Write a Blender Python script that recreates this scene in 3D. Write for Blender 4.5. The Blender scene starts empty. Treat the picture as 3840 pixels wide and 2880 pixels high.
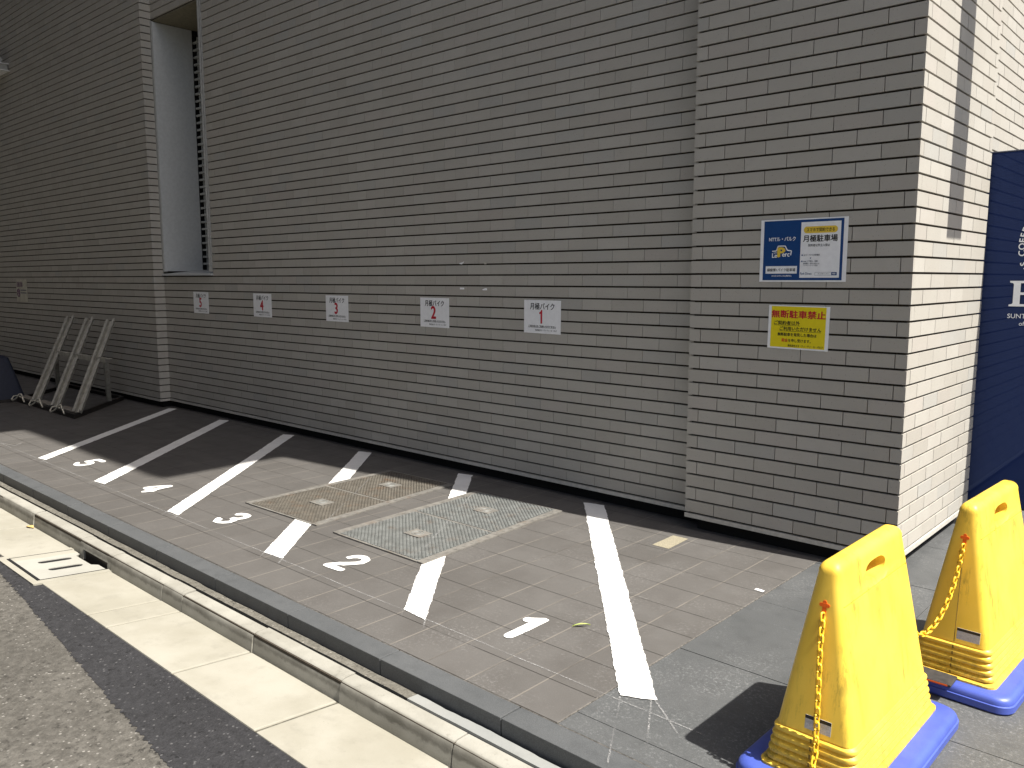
import bpy, bmesh, math, random
from mathutils import Vector, Matrix, noise
random.seed(7)
SC = bpy.context.scene
COL = SC.collection

# ------------------------------------------------------------------ camera, sky, sun, exposure
cam = bpy.data.cameras.new('camera'); co = bpy.data.objects.new('camera', cam); COL.objects.link(co)
cam.sensor_width = 36.0; cam.lens = 29.0013; cam.clip_start = 0.05; cam.clip_end = 500
yaw, pit, rol = -0.7416188, -0.1273454, -0.00074739
fw = Vector((math.sin(yaw)*math.cos(pit), math.cos(yaw)*math.cos(pit), math.sin(pit)))
rt = Vector((math.cos(yaw), -math.sin(yaw), 0)); up = rt.cross(fw)
r2 = rt*math.cos(rol)+up*math.sin(rol); u2 = up*math.cos(rol)-rt*math.sin(rol)
M = Matrix.Identity(4)
for i in range(3): M[i][0], M[i][1], M[i][2] = r2[i], u2[i], -fw[i]
M.translation = (1.146, -3.8009, 1.3356)
co.matrix_world = M
SC.camera = co

SUN = Vector((0.6, 0.066, 1.0)).normalized()
w = bpy.data.worlds.new('World'); SC.world = w; w.use_nodes = True
wt = w.node_tree; bg = wt.nodes['Background']
sky = wt.nodes.new('ShaderNodeTexSky'); sky.sky_type = 'NISHITA'; sky.sun_disc = False
sky.sun_elevation = math.asin(SUN.z); sky.sun_rotation = math.atan2(SUN.x, SUN.y)
sky.air_density = 1.0; sky.dust_density = 4.0; sky.ozone_density = 0.6
wt.links.new(sky.outputs[0], bg.inputs[0]); bg.inputs[1].default_value = 0.068
sl = bpy.data.lights.new('sun', 'SUN'); sl.energy = 4.8; sl.angle = math.radians(0.53); sl.color = (1.0, 0.95, 0.87)
so = bpy.data.objects.new('sun', sl); COL.objects.link(so); so.rotation_euler = (-SUN).to_track_quat('-Z', 'Y').to_euler()
so.location = (6, 0, 12)
SC.view_settings.view_transform = 'Standard'; SC.view_settings.look = 'None'
SC.view_settings.exposure = 1.0; SC.view_settings.gamma = 1.0

# ------------------------------------------------------------------ node helper
class NG:
    def __init__(s, name):
        s.m = bpy.data.materials.new(name); s.m.use_nodes = True; s.t = s.m.node_tree
        s.b = s.t.nodes['Principled BSDF']; s.out = s.t.nodes['Material Output']
    def n(s, typ, **k):
        x = s.t.nodes.new(typ)
        for a, v in k.items(): setattr(x, a, v)
        return x
    def put(s, sock, v):
        if hasattr(v, 'is_output') or isinstance(v, bpy.types.NodeSocket): s.t.links.new(v, sock)
        elif isinstance(v, (tuple, list)) and len(v) == 3 and sock.type == 'RGBA': sock.default_value = (*v, 1)
        else: sock.default_value = v
    def ma(s, op, a, b=0.0, c=None, clamp=False):
        x = s.n('ShaderNodeMath', operation=op, use_clamp=clamp); s.put(x.inputs[0], a); s.put(x.inputs[1], b)
        if c is not None: s.put(x.inputs[2], c)
        return x.outputs[0]
    def mix(s, f, a, b, mode='MIX'):
        x = s.n('ShaderNodeMix', data_type='RGBA', blend_type=mode); s.put(x.inputs[0], f); s.put(x.inputs[6], a); s.put(x.inputs[7], b)
        return x.outputs[2]
    def pos(s):
        return s.n('ShaderNodeNewGeometry').outputs['Position']
    def xyz(s, v=None):
        x = s.n('ShaderNodeSeparateXYZ'); s.put(x.inputs[0], v if v is not None else s.pos()); return x.outputs
    def comb(s, x, y, z):
        c = s.n('ShaderNodeCombineXYZ'); s.put(c.inputs[0], x); s.put(c.inputs[1], y); s.put(c.inputs[2], z); return c.outputs[0]
    def scale(s, v, k):
        x = s.n('ShaderNodeVectorMath', operation='MULTIPLY'); s.put(x.inputs[0], v); x.inputs[1].default_value = k; return x.outputs[0]
    def noise(s, scale, detail=4, rough=.55, v=None, dist=0):
        x = s.n('ShaderNodeTexNoise'); s.put(x.inputs['Vector'], v if v is not None else s.pos())
        x.inputs['Scale'].default_value = scale; x.inputs['Detail'].default_value = detail; x.inputs['Roughness'].default_value = rough
        x.inputs['Distortion'].default_value = dist
        return x.outputs[0]
    def vor(s, scale, v=None, feat='F1'):
        x = s.n('ShaderNodeTexVoronoi', feature=feat); s.put(x.inputs['Vector'], v if v is not None else s.pos()); x.inputs['Scale'].default_value = scale
        return x.outputs
    def white(s, v):
        x = s.n('ShaderNodeTexWhiteNoise'); s.put(x.inputs[0], v); return x.outputs[0]
    def ramp(s, f, lo, hi, a=0.0, b=1.0):
        x = s.n('ShaderNodeMapRange', interpolation_type='SMOOTHSTEP'); s.put(x.inputs[0], f)
        x.inputs[1].default_value = lo; x.inputs[2].default_value = hi; x.inputs[3].default_value = a; x.inputs[4].default_value = b
        return x.outputs[0]
    def bump(s, h, strength=.3, dist=.002):
        x = s.n('ShaderNodeBump'); x.inputs['Strength'].default_value = strength; x.inputs['Distance'].default_value = dist
        s.put(x.inputs['Height'], h); s.t.links.new(x.outputs[0], s.b.inputs['Normal'])
    def done(s, col, rough=.6, metal=0.0, spec=.5):
        s.put(s.b.inputs['Base Color'], col); s.put(s.b.inputs['Roughness'], rough)
        s.put(s.b.inputs['Metallic'], metal); s.put(s.b.inputs['Specular IOR Level'], spec)
        return s.m

def simple(name, col, rough=.6, metal=0.0, var=.12, scale=40, spec=.4, bump=0.0):
    g = NG(name); f = g.noise(scale, 5)
    d = tuple(c*(1-var) for c in col); l = tuple(min(1, c*(1+var)) for c in col)
    c = g.mix(g.ramp(f, .3, .7), d, l)
    if bump: g.bump(f, bump, .002)
    return g.done(c, rough, metal, spec)

# ------------------------------------------------------------------ materials
def m_tile():
    g = NG('wall_tile')
    at = g.n('ShaderNodeAttribute', attribute_name='tint'); t = at.outputs['Fac']
    base = g.mix(t, (.362, .344, .303), (.428, .412, .370))
    hue = g.white(g.comb(t, 3.1, 7.7))
    base = g.mix(g.ramp(hue, .80, 1.0, 0, .30), base, (.40, .355, .325))
    base = g.mix(g.ramp(hue, .0, .16, .42, 0), base, (.325, .335, .325))
    n1 = g.noise(9, 3); base = g.mix(g.ramp(n1, .25, .75, 0, .22), base, (.33, .30, .26))
    v = g.vor(150); sp = g.ramp(v[0], .10, .27, 1, 0)
    keep = g.ramp(g.noise(70, 2), .52, .62)
    sp = g.ma('MULTIPLY', sp, keep)
    base = g.mix(g.ma('MULTIPLY', sp, .72), base, (.09, .075, .06))
    f = g.noise(420, 3); base = g.mix(g.ramp(f, .2, .8, 0, .16), base, (.62, .60, .55))
    g.bump(g.noise(300, 4), .18, .0012)
    return g.done(base, .68, 0, .35)
def m_paving():
    g = NG('brown_paving'); o = g.xyz()
    fx = g.ma('DIVIDE', g.ma('ADD', o[0], .3385), .1996); fy = g.ma('DIVIDE', g.ma('ADD', o[1], .3805), .1996)
    wob = g.noise(30, 2)
    def line(f, wd):
        r = g.ma('FRACT', f); d = g.ma('MINIMUM', r, g.ma('SUBTRACT', 1.0, r)); d = g.ma('MULTIPLY', d, .1996)
        d = g.ma('ADD', d, g.ma('MULTIPLY', g.ma('SUBTRACT', wob, .5), .0012))
        return g.ramp(d, wd*.45, wd, 1, 0)
    lx, ly = line(fx, .0042), line(fy, .0028)
    cell = g.comb(g.ma('FLOOR', fx), g.ma('FLOOR', fy), 0)
    wn = g.white(cell)
    c = g.mix(wn, (.073, .069, .0645), (.087, .0825, .078))
    big = g.noise(1.3, 4); c = g.mix(g.ramp(big, .3, .75, 0, .5), c, (.101, .096, .090))
    c = g.mix(g.ramp(g.noise(5.5, 6, .62), .44, .78, 0, .45), c, (.060, .055, .051))
    c = g.mix(g.ramp(g.noise(260, 3), .3, .75, 0, .38), c, (.13, .123, .115))
    # chalky scuffs, stronger where feet and brushes passed near the bays' ends
    near = g.ma('ADD', g.ramp(o[0], -2.6, -.4, .25, 1.0), 0)
    sc = g.ma('MULTIPLY', g.ramp(g.noise(3.2, 6, .66), .42, .66), g.ramp(g.noise(75, 7, .78), .50, .66))
    c = g.mix(g.ma('MULTIPLY', g.ma('MULTIPLY', sc, near), .62), c, (.25, .245, .24))
    c = g.mix(g.ma('MULTIPLY', near, g.ramp(g.noise(2.6, 4), .35, .7, .02, .26)), c, (.16, .157, .152))
    gate = g.ramp(g.noise(3.5, 3), .30, .55, .15, 1)
    c = g.mix(g.ma('MULTIPLY', lx, g.ma('MULTIPLY', gate, .85)), c, (.175, .16, .14))
    c = g.mix(g.ma('MULTIPLY', lx, g.ma('MULTIPLY', g.ma('SUBTRACT', 1.0, gate), .6)), c, (.045, .04, .035))
    c = g.mix(g.ma('MULTIPLY', ly, g.ma('SUBTRACT', .95, g.ma('MULTIPLY', g.ramp(g.noise(3.2, 2), .45, .7), .5))), c, (.02, .018, .016))
    h = g.ma('SUBTRACT', g.ma('MULTIPLY', g.noise(240, 4), .5), g.ma('MAXIMUM', lx, ly))
    g.bump(h, .35, .0022)
    return g.done(c, g.ramp(g.noise(6, 3), .2, .8, .5, .68), 0, .35)
def m_granite(name, a, b, scuff=0.5):
    g = NG(name); o = g.xyz()
    c = g.mix(g.ramp(g.noise(2.2, 5), .3, .7), a, b)
    c = g.mix(g.ramp(g.noise(350, 2), .35, .7, 0, .45), c, tuple(x*1.7 for x in b))
    c = g.mix(g.ramp(g.noise(14, 5), .45, .8, 0, .4), c, tuple(x*.7 for x in a))
    sc = g.ma('MULTIPLY', g.ramp(g.noise(2.4, 6, .7), .40, .62), g.ramp(g.noise(85, 8, .82), .50, .64))
    c = g.mix(g.ma('MULTIPLY', sc, scuff*.7), c, (.30, .31, .31))
    g.bump(g.noise(260, 4), .3, .0015)
    return g.done(c, .55, 0, .35)
def m_concrete(name, a, b, dirt=.4, dcol=(.10, .095, .08), stain=True):
    g = NG(name); o = g.xyz()
    c = g.mix(g.ramp(g.noise(3.5, 5), .3, .7), a, b)
    c = g.mix(g.ramp(g.noise(11, 6, .65), .5, .85, 0, dirt), c, dcol)
    c = g.mix(g.ramp(g.noise(500, 2), .4, .8, 0, .2), c, tuple(x*.6 for x in a))
    v = g.vor(55); hole = g.ma('MULTIPLY', g.ramp(v[0], .04, .10, 1, 0), g.ramp(g.noise(20, 1), .56, .6))
    c = g.mix(g.ma('MULTIPLY', hole, .6), c, (.09, .08, .07))
    g.bump(g.noise(180, 5), .22, .0015)
    return g.done(c, .8, 0, .25)
def m_kerb():
    g = NG('kerb_concrete'); o = g.xyz()
    c = g.mix(g.ramp(g.noise(5, 5), .3, .7), (.25, .242, .21), (.33, .322, .285))
    zr = g.ma('ADD', o[2], g.ma('MULTIPLY', g.ma('SUBTRACT', g.noise(22, 6, .7), .5), .045))
    band = g.ma('MULTIPLY', g.ramp(zr, -.108, -.094), g.ramp(o[1], -2.181, -2.189))
    c = g.mix(g.ma('MULTIPLY', band, g.ramp(g.noise(9, 5, .6), .25, .7, .2, .7)), c, (.085, .08, .066))
    low = g.ma('MULTIPLY', g.ramp(o[2], -.115, -.132), g.ramp(o[1], -2.18, -2.189))
    c = g.mix(g.ma('MULTIPLY', low, .2), c, (.16, .15, .12))
    spots = g.ramp(g.noise(30, 6, .75), .56, .72, 0, .45)
    c = g.mix(spots, c, (.15, .14, .115))
    c = g.mix(g.ramp(g.noise(14, 6, .7), .55, .8, 0, .5), c, (.11, .105, .09))
    g.bump(g.noise(160, 5), .3, .002)
    return g.done(c, .85, 0, .2)
def m_asphalt(name, lo, hi, stone, k=1.0, rough=.85):
    g = NG(name)
    v = g.vor(62); v2 = g.vor(120)
    c = g.mix(g.ramp(g.noise(38, 6, .7), .3, .72), lo, hi)
    st = g.ma('MULTIPLY', g.ramp(v[0], .18, .42, 1, 0), g.white(g.scale(v[1], (1, 1, 1))))
    c = g.mix(g.ma('MULTIPLY', g.ramp(st, .45, .95), k), c, stone)
    pit = g.ma('MULTIPLY', g.ramp(g.noise(40, 5, .65), .56, .68), .75)
    c = g.mix(pit, c, tuple(x*.28 for x in lo))
    c = g.mix(g.ramp(g.noise(17, 5, .7), .5, .72, 0, .45), c, tuple(x*.6 for x in lo))
    c = g.mix(g.ramp(g.noise(2.2, 4), .4, .75, 0, .35), c, tuple(x*.72 for x in lo))
    h = g.ma('ADD', g.ma('MULTIPLY', g.noise(50, 6, .75), .9), g.ma('MULTIPLY', v2[0], -.5))
    g.bump(h, .8, .006)
    return g.done(c, rough, 0, .3)
def m_white():
    g = NG('white_paint'); c = g.mix(g.ramp(g.noise(8, 5), .3, .8), (.80, .80, .78), (.70, .70, .68))
    c = g.mix(g.ramp(g.noise(70, 5, .7), .66, .76, 0, .5), c, (.30, .29, .27))
    return g.done(c, .55, 0, .3)
def m_chalk():
    g = NG('chalk'); a = g.ma('MULTIPLY', g.ramp(g.noise(170, 5, .75), .40, .62, .0, .75), g.ramp(g.noise(4, 3), .35, .6, .15, 1))
    tr = g.n('ShaderNodeBsdfTransparent'); mx = g.n('ShaderNodeMixShader')
    g.done((.36, .36, .36), .9, 0, .1)
    g.t.links.new(a, mx.inputs[0]); g.t.links.new(tr.outputs[0], mx.inputs[1]); g.t.links.new(g.b.outputs[0], mx.inputs[2])
    g.t.links.new(mx.outputs[0], g.out.inputs[0]); return g.m
def m_yellow():
    g = NG('yellow_plastic'); o = g.xyz()
    c = g.mix(g.ramp(g.noise(6, 4), .3, .7), (.80, .53, .055), (.86, .58, .075))
    st = g.noise(24, 7, .75, v=g.scale(g.pos(), (1, 1, .16)))
    gate = g.ramp(g.noise(5, 3), .42, .62)
    c = g.mix(g.ma('MULTIPLY', g.ramp(st, .50, .62), g.ma('MULTIPLY', gate, .75)), c, (.26, .19, .025))
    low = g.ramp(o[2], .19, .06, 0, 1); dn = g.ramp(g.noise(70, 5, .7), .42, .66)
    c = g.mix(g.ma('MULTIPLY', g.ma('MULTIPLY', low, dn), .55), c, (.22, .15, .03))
    g.bump(g.noise(320, 3), .12, .001)
    return g.done(c, g.ramp(g.noise(12, 4), .3, .7, .36, .52), 0, .45)
def m_banner():
    g = NG('banner_fabric')
    wv = g.noise(900, 1)
    g.done(g.mix(wv, (.007, .017, .080), (.010, .024, .10)), .8, 0, .15)
    tr = g.n('ShaderNodeBsdfTransparent'); mx = g.n('ShaderNodeMixShader'); mx.inputs[0].default_value = .978
    tr.inputs[0].default_value = (.45, .6, 1, 1)
    g.t.links.new(tr.outputs[0], mx.inputs[1]); g.t.links.new(g.b.outputs[0], mx.inputs[2]); g.t.links.new(mx.outputs[0], g.out.inputs[0])
    return g.m
def m_metal(name, col, rust=.3, rough=.5, metal=.7):
    g = NG(name); c = g.mix(g.ramp(g.noise(20, 5), .3, .7), col, tuple(x*.7 for x in col))
    r = g.ramp(g.noise(9, 6, .7), .52, .74, 0, rust)
    c = g.mix(r, c, (.17, .085, .035)); g.bump(g.noise(150, 4), .15, .001)
    return g.done(c, rough, metal, .5)

T = dict(tile=m_tile(), joint=simple('mortar_joint', (.045, .037, .027), .95, var=.3, scale=120),
  paving=m_paving(), granite=m_granite('dark_granite', (.062, .0655, .067), (.080, .083, .0845), .8),
  edging=m_granite('granite_edging', (.062, .066, .069), (.082, .086, .089), .12),
  apron=m_concrete('apron_concrete', (.275, .262, .215), (.335, .322, .275), .3),
  kerb=m_kerb(), mortar=m_asphalt('old_mortar', (.115, .108, .09), (.17, .162, .14), (.30, .285, .25), .8), newmortar=m_concrete('new_mortar', (.22, .23, .225), (.27, .275, .265), .25),
  bed=simple('dirty_joint', (.10, .093, .072), .9, var=.3),
  old=m_asphalt('worn_asphalt', (.068, .064, .056), (.128, .121, .108), (.25, .24, .22)),
  new=m_asphalt('fresh_asphalt', (.022, .022, .024), (.036, .036, .039), (.18, .18, .18), .45),
  white=m_white(), chalk=m_chalk(), yellow=m_yellow(), banner=m_banner(),
  blue=simple('blue_plastic', (.060, .095, .40), .42, var=.1, scale=12, spec=.5),
  navy=simple('navy_plastic', (.012, .017, .035), .6), chain=simple('chain_plastic', (.80, .50, .03), .4, var=.05),
  orange=simple('orange_plastic', (.80, .13, .008), .5, var=.05), black=simple('black_void', (.006, .006, .006), .9),  # this black stands for the shade in pits, gaps and recesses
  dark=simple('dark_rubber', (.035, .032, .03), .8, var=.3), trim=simple('base_trim_metal', (.50, .485, .44), .5, var=.1),
  panel=simple('window_panel', (.50, .52, .52), .5, 0.0, var=.05), frame=simple('window_frame', (.36, .365, .35), .5, 0, var=.1),
  brownsof=simple('soffit_board', (.20, .18, .125), .85, var=.15), slat=simple('louvre_slat', (.42, .43, .41), .5),
  facade=simple('dark_facade', (.08, .078, .073), .7), wall=simple('plain_wall', (.36, .345, .31), .8), roof=simple('roof_slab', (.30, .29, .27), .85),
  paper=simple('laminated_paper', (.86, .87, .88), .32, var=.03, spec=.5), oldpaper=simple('faded_paper', (.50, .48, .40), .5, var=.12, scale=12),
  ink=simple('black_ink', (.012, .012, .013), .45, var=.05), red=simple('red_ink', (.50, .012, .03), .45, var=.05),
  sblue=simple('sign_blue', (.008, .055, .20), .35, var=.04), syel=simple('sign_yellow', (.80, .66, .012), .35, var=.03), pill=simple('sign_gold', (.78, .55, .06), .4, var=.03),
  greyink=simple('grey_ink', (.09, .10, .14), .5, var=.05), purple=simple('faded_ink', (.16, .09, .15), .6), orink=simple('orange_ink', (.62, .08, .015), .5),
  galv=m_metal('galvanised_steel', (.42, .41, .36), .35, .55, .15), rackdark=m_metal('rack_frame_steel', (.05, .046, .042), .3, .6, .5),
  plate=m_metal('dusty_plate', (.27, .25, .215), .35, .75, .1), grate=m_metal('grating_steel', (.21, .22, .212), .3, .55, .1), checker=m_metal('checker_plate', (.23, .22, .20), .4, .55, .2),
  wire=simple('pale_wire', (.52, .50, .42), .5), leaf=simple('green_leaf', (.30, .36, .08), .6), dry=simple('dry_leaf', (.55, .38, .15), .7),
  beige=simple('beige_paver', (.26, .235, .17), .75, var=.2, scale=220), lettering=simple('banner_white', (.85, .87, .90), .6, var=.03), sticker=simple('sticker_silver', (.42, .42, .43), .4, var=.15, scale=300))

# ------------------------------------------------------------------ mesh helper
class MB:
    def __init__(s): s.v = []; s.f = []; s.t = []; s.smooth = False
    def face(s, pts, tint=None):
        i = len(s.v); s.v += [tuple(p) for p in pts]; s.f.append(tuple(range(i, i+len(pts)))); s.t.append(tint or 0.5)
    def quad(s, a, b, c, d, tint=None): s.face((a, b, c, d), tint)
    def hexa(s, p, tint=None, skip=()):           # p: 8 points, 0-3 bottom ccw, 4-7 top
        i = len(s.v); s.v += [tuple(x) for x in p]
        for k, q in enumerate(((3, 2, 1, 0), (4, 5, 6, 7), (0, 1, 5, 4), (1, 2, 6, 5), (2, 3, 7, 6), (3, 0, 4, 7))):
            if k in skip: continue
            s.f.append(tuple(i+j for j in q)); s.t.append(tint or .5)
    def box(s, x0, x1, y0, y1, z0, z1, tint=None, skip=()):
        s.hexa(((x0, y0, z0), (x1, y0, z0), (x1, y1, z0), (x0, y1, z0), (x0, y0, z1), (x1, y0, z1), (x1, y1, z1), (x0, y1, z1)), tint, skip)
    def bar(s, a, b, wdt, hgt, side=Vector((0, 0, 1))):
        a, b = Vector(a), Vector(b); d = (b-a).normalized(); x = d.cross(side)
        if x.length < 1e-4: x = d.cross(Vector((1, 0, 0)))
        x.normalize(); y = x.cross(d).normalized(); x *= wdt/2; y *= hgt/2
        s.hexa((a-x-y, a+x-y, a+x+y, a-x+y, b-x-y, b+x-y, b+x+y, b-x+y))
    def tube(s, pts, r, n=8, closed=False):
        pts = [Vector(p) for p in pts]; m = len(pts); rings = []
        for i, p in enumerate(pts):
            d = (pts[(i+1) % m]-pts[i-1]) if closed else (pts[min(i+1, m-1)]-pts[max(i-1, 0)])
            d.normalize(); a = d.cross(Vector((.13, .21, .97))).normalized(); b = d.cross(a)
            base = len(s.v)
            for k in range(n):
                t = 2*math.pi*k/n; s.v.append(tuple(p+(a*math.cos(t)+b*math.sin(t))*r))
            rings.append(base)
        for i in range(m if closed else m-1):
            A, B = rings[i], rings[(i+1) % m]
            for k in range(n): s.f.append((A+k, A+(k+1) % n, B+(k+1) % n, B+k)); s.t.append(.5)
        if not closed:
            s.f.append(tuple(rings[0]+k for k in range(n))[::-1]); s.f.append(tuple(rings[-1]+k for k in range(n))); s.t += [.5, .5]
    def loft(s, rings, cap=True):
        base = []; n = len(rings[0])
        for r in rings: base.append(len(s.v)); s.v += [tuple(p) for p in r]
        for A, B in zip(base, base[1:]):
            for k in range(n): s.f.append((A+k, A+(k+1) % n, B+(k+1) % n, B+k)); s.t.append(.5)
        if cap:
            s.f.append(tuple(base[0]+k for k in range(n))[::-1]); s.f.append(tuple(base[-1]+k for k in range(n))); s.t += [.5, .5]
    def build(s, name, mat, parent=None, smooth=None, bevel=0, tint=False):
        me = bpy.data.meshes.new(name); me.from_pydata(s.v, [], s.f); me.validate(); 
        if tint and len(me.polygons) == len(s.t):
            a = me.attributes.new('tint', 'FLOAT', 'FACE'); a.data.foreach_set('value', s.t)
        bm = bmesh.new(); bm.from_mesh(me); bmesh.ops.recalc_face_normals(bm, faces=bm.faces); 
        if bevel: bmesh.ops.bevel(bm, geom=bm.edges[:], offset=bevel, segments=2, profile=.6, affect='EDGES', clamp_overlap=True)
        bm.to_mesh(me); bm.free()
        me.materials.append(mat)
        o = bpy.data.objects.new(name, me); COL.objects.link(o)
        if smooth is not None:
            for p in me.polygons: p.use_smooth = True
            me.set_sharp_from_angle(angle=math.radians(smooth))
        if parent: o.parent = parent
        return o
def tag(o, label=None, cat=None, group=None, kind=None):
    if label: o['label'] = label
    if cat: o['category'] = cat
    if group: o['group'] = group
    if kind: o['kind'] = kind
    return o
def empty(name, loc=(0, 0, 0), rot=(0, 0, 0)):
    o = bpy.data.objects.new(name, None); COL.objects.link(o); o.location = loc; o.rotation_euler = rot; o.empty_display_size = .1
    return o
def rrect(hx, hy, r, z, n=5):
    out = []
    for cx, cy, a0 in ((hx-r, hy-r, 0), (-hx+r, hy-r, 90), (-hx+r, -hy+r, 180), (hx-r, -hy+r, 270)):
        for k in range(n+1):
            a = math.radians(a0+90*k/n); out.append((cx+r*math.cos(a), cy+r*math.sin(a), z))
    return out
def curve_fill(loops, z=0.0):
    """flat shape with holes from closed outlines -> list of verts, faces"""
    c = bpy.data.curves.new('tmp', 'CURVE'); c.dimensions = '2D'; c.fill_mode = 'BOTH'
    for l in loops:
        sp = c.splines.new('POLY'); sp.points.add(len(l)-1); sp.use_cyclic_u = True
        for i, p in enumerate(l): sp.points[i].co = (p[0], p[1], 0, 1)
    o = bpy.data.objects.new('tmp', c); COL.objects.link(o)
    dg = bpy.context.evaluated_depsgraph_get(); me = bpy.data.meshes.new_from_object(o.evaluated_get(dg))
    v = [(q.co.x, q.co.y, z) for q in me.vertices]; f = [tuple(p.vertices) for p in me.polygons]
    bpy.data.objects.remove(o); bpy.data.curves.remove(c); bpy.data.meshes.remove(me)
    return v, f
def flat(name, loops, z, mat, parent=None):
    m = MB(); v, f = curve_fill(loops, z); m.v = v; m.f = f; m.t = [.5]*len(f)
    return m.build(name, mat, parent)
def rough_loop(poly, step=.02, amp=.003, seed=0.0, fine=90):
    out = []; n = len(poly)
    for i in range(n):
        a, b = Vector(poly[i]).to_2d(), Vector(poly[(i+1) % n]).to_2d(); L = (b-a).length; k = max(1, int(L/step))
        nr = Vector((-(b-a).y, (b-a).x)).normalized()
        for j in range(k):
            p = a.lerp(b, j/k); e = noise.noise((p.x*fine, p.y*fine, seed))*amp + noise.noise((p.x*18, p.y*18, seed+5))*amp*.8
            out.append(tuple(p+nr*e))
    return out
def text(name, body, mat, parent, x, y, z, wd=None, ht=None, bold=0.0, align='C', xs=1.0):
    """lettering laid on the parent's local XY plane, fitted to a box wd x ht whose centre (or left/right edge) is x, y"""
    c = bpy.data.curves.new('tmp', 'FONT'); c.body = body; c.size = 1; c.fill_mode = 'BOTH'; c.dimensions = '2D'; c.resolution_u = 3
    o = bpy.data.objects.new('tmp', c); COL.objects.link(o)
    dg = bpy.context.evaluated_depsgraph_get(); me = bpy.data.meshes.new_from_object(o.evaluated_get(dg))
    bpy.data.objects.remove(o); bpy.data.curves.remove(c)
    px = [v.co.x for v in me.vertices]; py = [v.co.y for v in me.vertices]
    x0, x1, y0, y1 = min(px), max(px), min(py), max(py)
    sx = wd/(x1-x0) if wd else None; sy = ht/(y1-y0) if ht else None
    sx = (sx or sy)*xs; sy = sy or sx
    ax = {'C': (x0+x1)/2, 'L': x0, 'R': x1}[align]
    base = [((v.co.x-ax)*sx+x, (v.co.y-(y0+y1)/2)*sy+y) for v in me.vertices]; polys = [tuple(p.vertices) for p in me.polygons]
    bpy.data.meshes.remove(me); m = MB(); k = bold*1.1
    offs = [(0, 0)]+([(k, 0), (-k, 0), (0, k*.7), (0, -k*.7)] if bold else [])      # strokes thickened by stacked layers
    for i, (dx, dy) in enumerate(offs):
        b = len(m.v); m.v += [(p[0]+dx*sx, p[1]+dy*sy, z+.00006*i) for p in base]; m.f += [tuple(q+b for q in f) for f in polys]; m.t += [.5]*len(polys)
    o = m.build(name, mat, parent)
    return o
def lbox(name, mat, parent, x0, x1, y0, y1, z0, z1, bevel=0):
    m = MB(); m.box(x0, x1, y0, y1, z0, z1); return m.build(name, mat, parent, bevel=bevel)

# ------------------------------------------------------------------ ground
def sheet(name, mat, poly, z, kind='structure'):
    m = MB(); m.face([(x, y, z) for x, y in poly]); return tag(m.build(name, mat), kind=kind)
XG = -.3385
sheet('subsoil', T['dark'], [(-90, -90), (90, -90), (90, 90), (-90, 90)], -.30)
sheet('pavement', T['paving'], [(-40, -1.979), (XG, -1.979), (XG, .6), (-40, .6)], 0)
# large granite slabs of the side pavement, with real joints
m = MB(); xs = [XG+.002, .217, 1.117, 2.017, 2.917, 4.5]; ys = [-1.979, -1.884, -1.28, -.665, -.055, .56, 1.17, 1.78, 2.4, 3.0, 4.2, 6, 9, 14]
for i in range(len(xs)-1):
    for j in range(len(ys)-1):
        m.box(xs[i]+.0015, xs[i+1]-.0015, ys[j]+.0015, ys[j+1]-.0015, -.06, random.uniform(-.0008, .0004))
tag(m.build('side_pavement', T['granite']), kind='structure')
sheet('pavement_bed', T['joint'], [(XG, -1.979), (5, -1.979), (5, 15), (XG, 15)], -.004)
m = MB(); m.box(XG-.0015, XG+.002, -1.98, .6, -.05, .0006); tag(m.build('pavement_joint', simple('pale_grout', (.115, .108, .097), .9, var=.5, scale=60)), kind='structure')
# granite edging blocks
m = MB(); x = -.485
edges = [-.485+.588*k for k in range(-40, 9)]
for a, b in zip(edges, edges[1:]): 
    m.box(a+.002, b-.002, -2.0725, -1.9815, -.12, random.uniform(-.001, .001))
tag(m.build('pavement_edging', T['edging'], bevel=.0025), kind='structure')
m = MB(); m.box(-30, 6, -1.9815, -1.9785, -.05, -.0006); tag(m.build('edging_joint', bpy.data.materials['pale_grout']), kind='structure')
# mortar strip between edging and kerb
def ragged_strip(name, mat, xa, xb, y0, y1, z, amp0, amp1, seed):
    mm = MB(); n = int((xb-xa)/.02); prev = None
    for i in range(n+1):
        xx = xa+(xb-xa)*i/n
        a = y0+noise.noise((xx*7, seed, 0))*amp0+noise.noise((xx*40, seed, 3))*amp0*.3; b = y1+noise.noise((xx*5, seed, 9))*amp1+noise.noise((xx*30, seed, 4))*amp1*.4
        dz = noise.noise((xx*6, seed, 21))*.003
        cur = [(xx, a, z+dz), (xx, b, z+dz-.003), (xx, a, -.14), (xx, b, -.14)]
        if prev:
            mm.quad(prev[0], cur[0], cur[1], prev[1]); mm.quad(prev[0], prev[2], cur[2], cur[0]); mm.quad(prev[1], cur[1], cur[3], prev[3])
        prev = cur
    return tag(mm.build(name, mat), kind='structure')
ragged_strip('mortar_strip', T['mortar'], -14, -.86, -2.117, -2.074, -.056, .003, .008, 1.3)
ragged_strip('fresh_mortar_strip', T['newmortar'], -.86, 4, -2.128, -2.082, -.050, .001, .006, 4.2)
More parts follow.
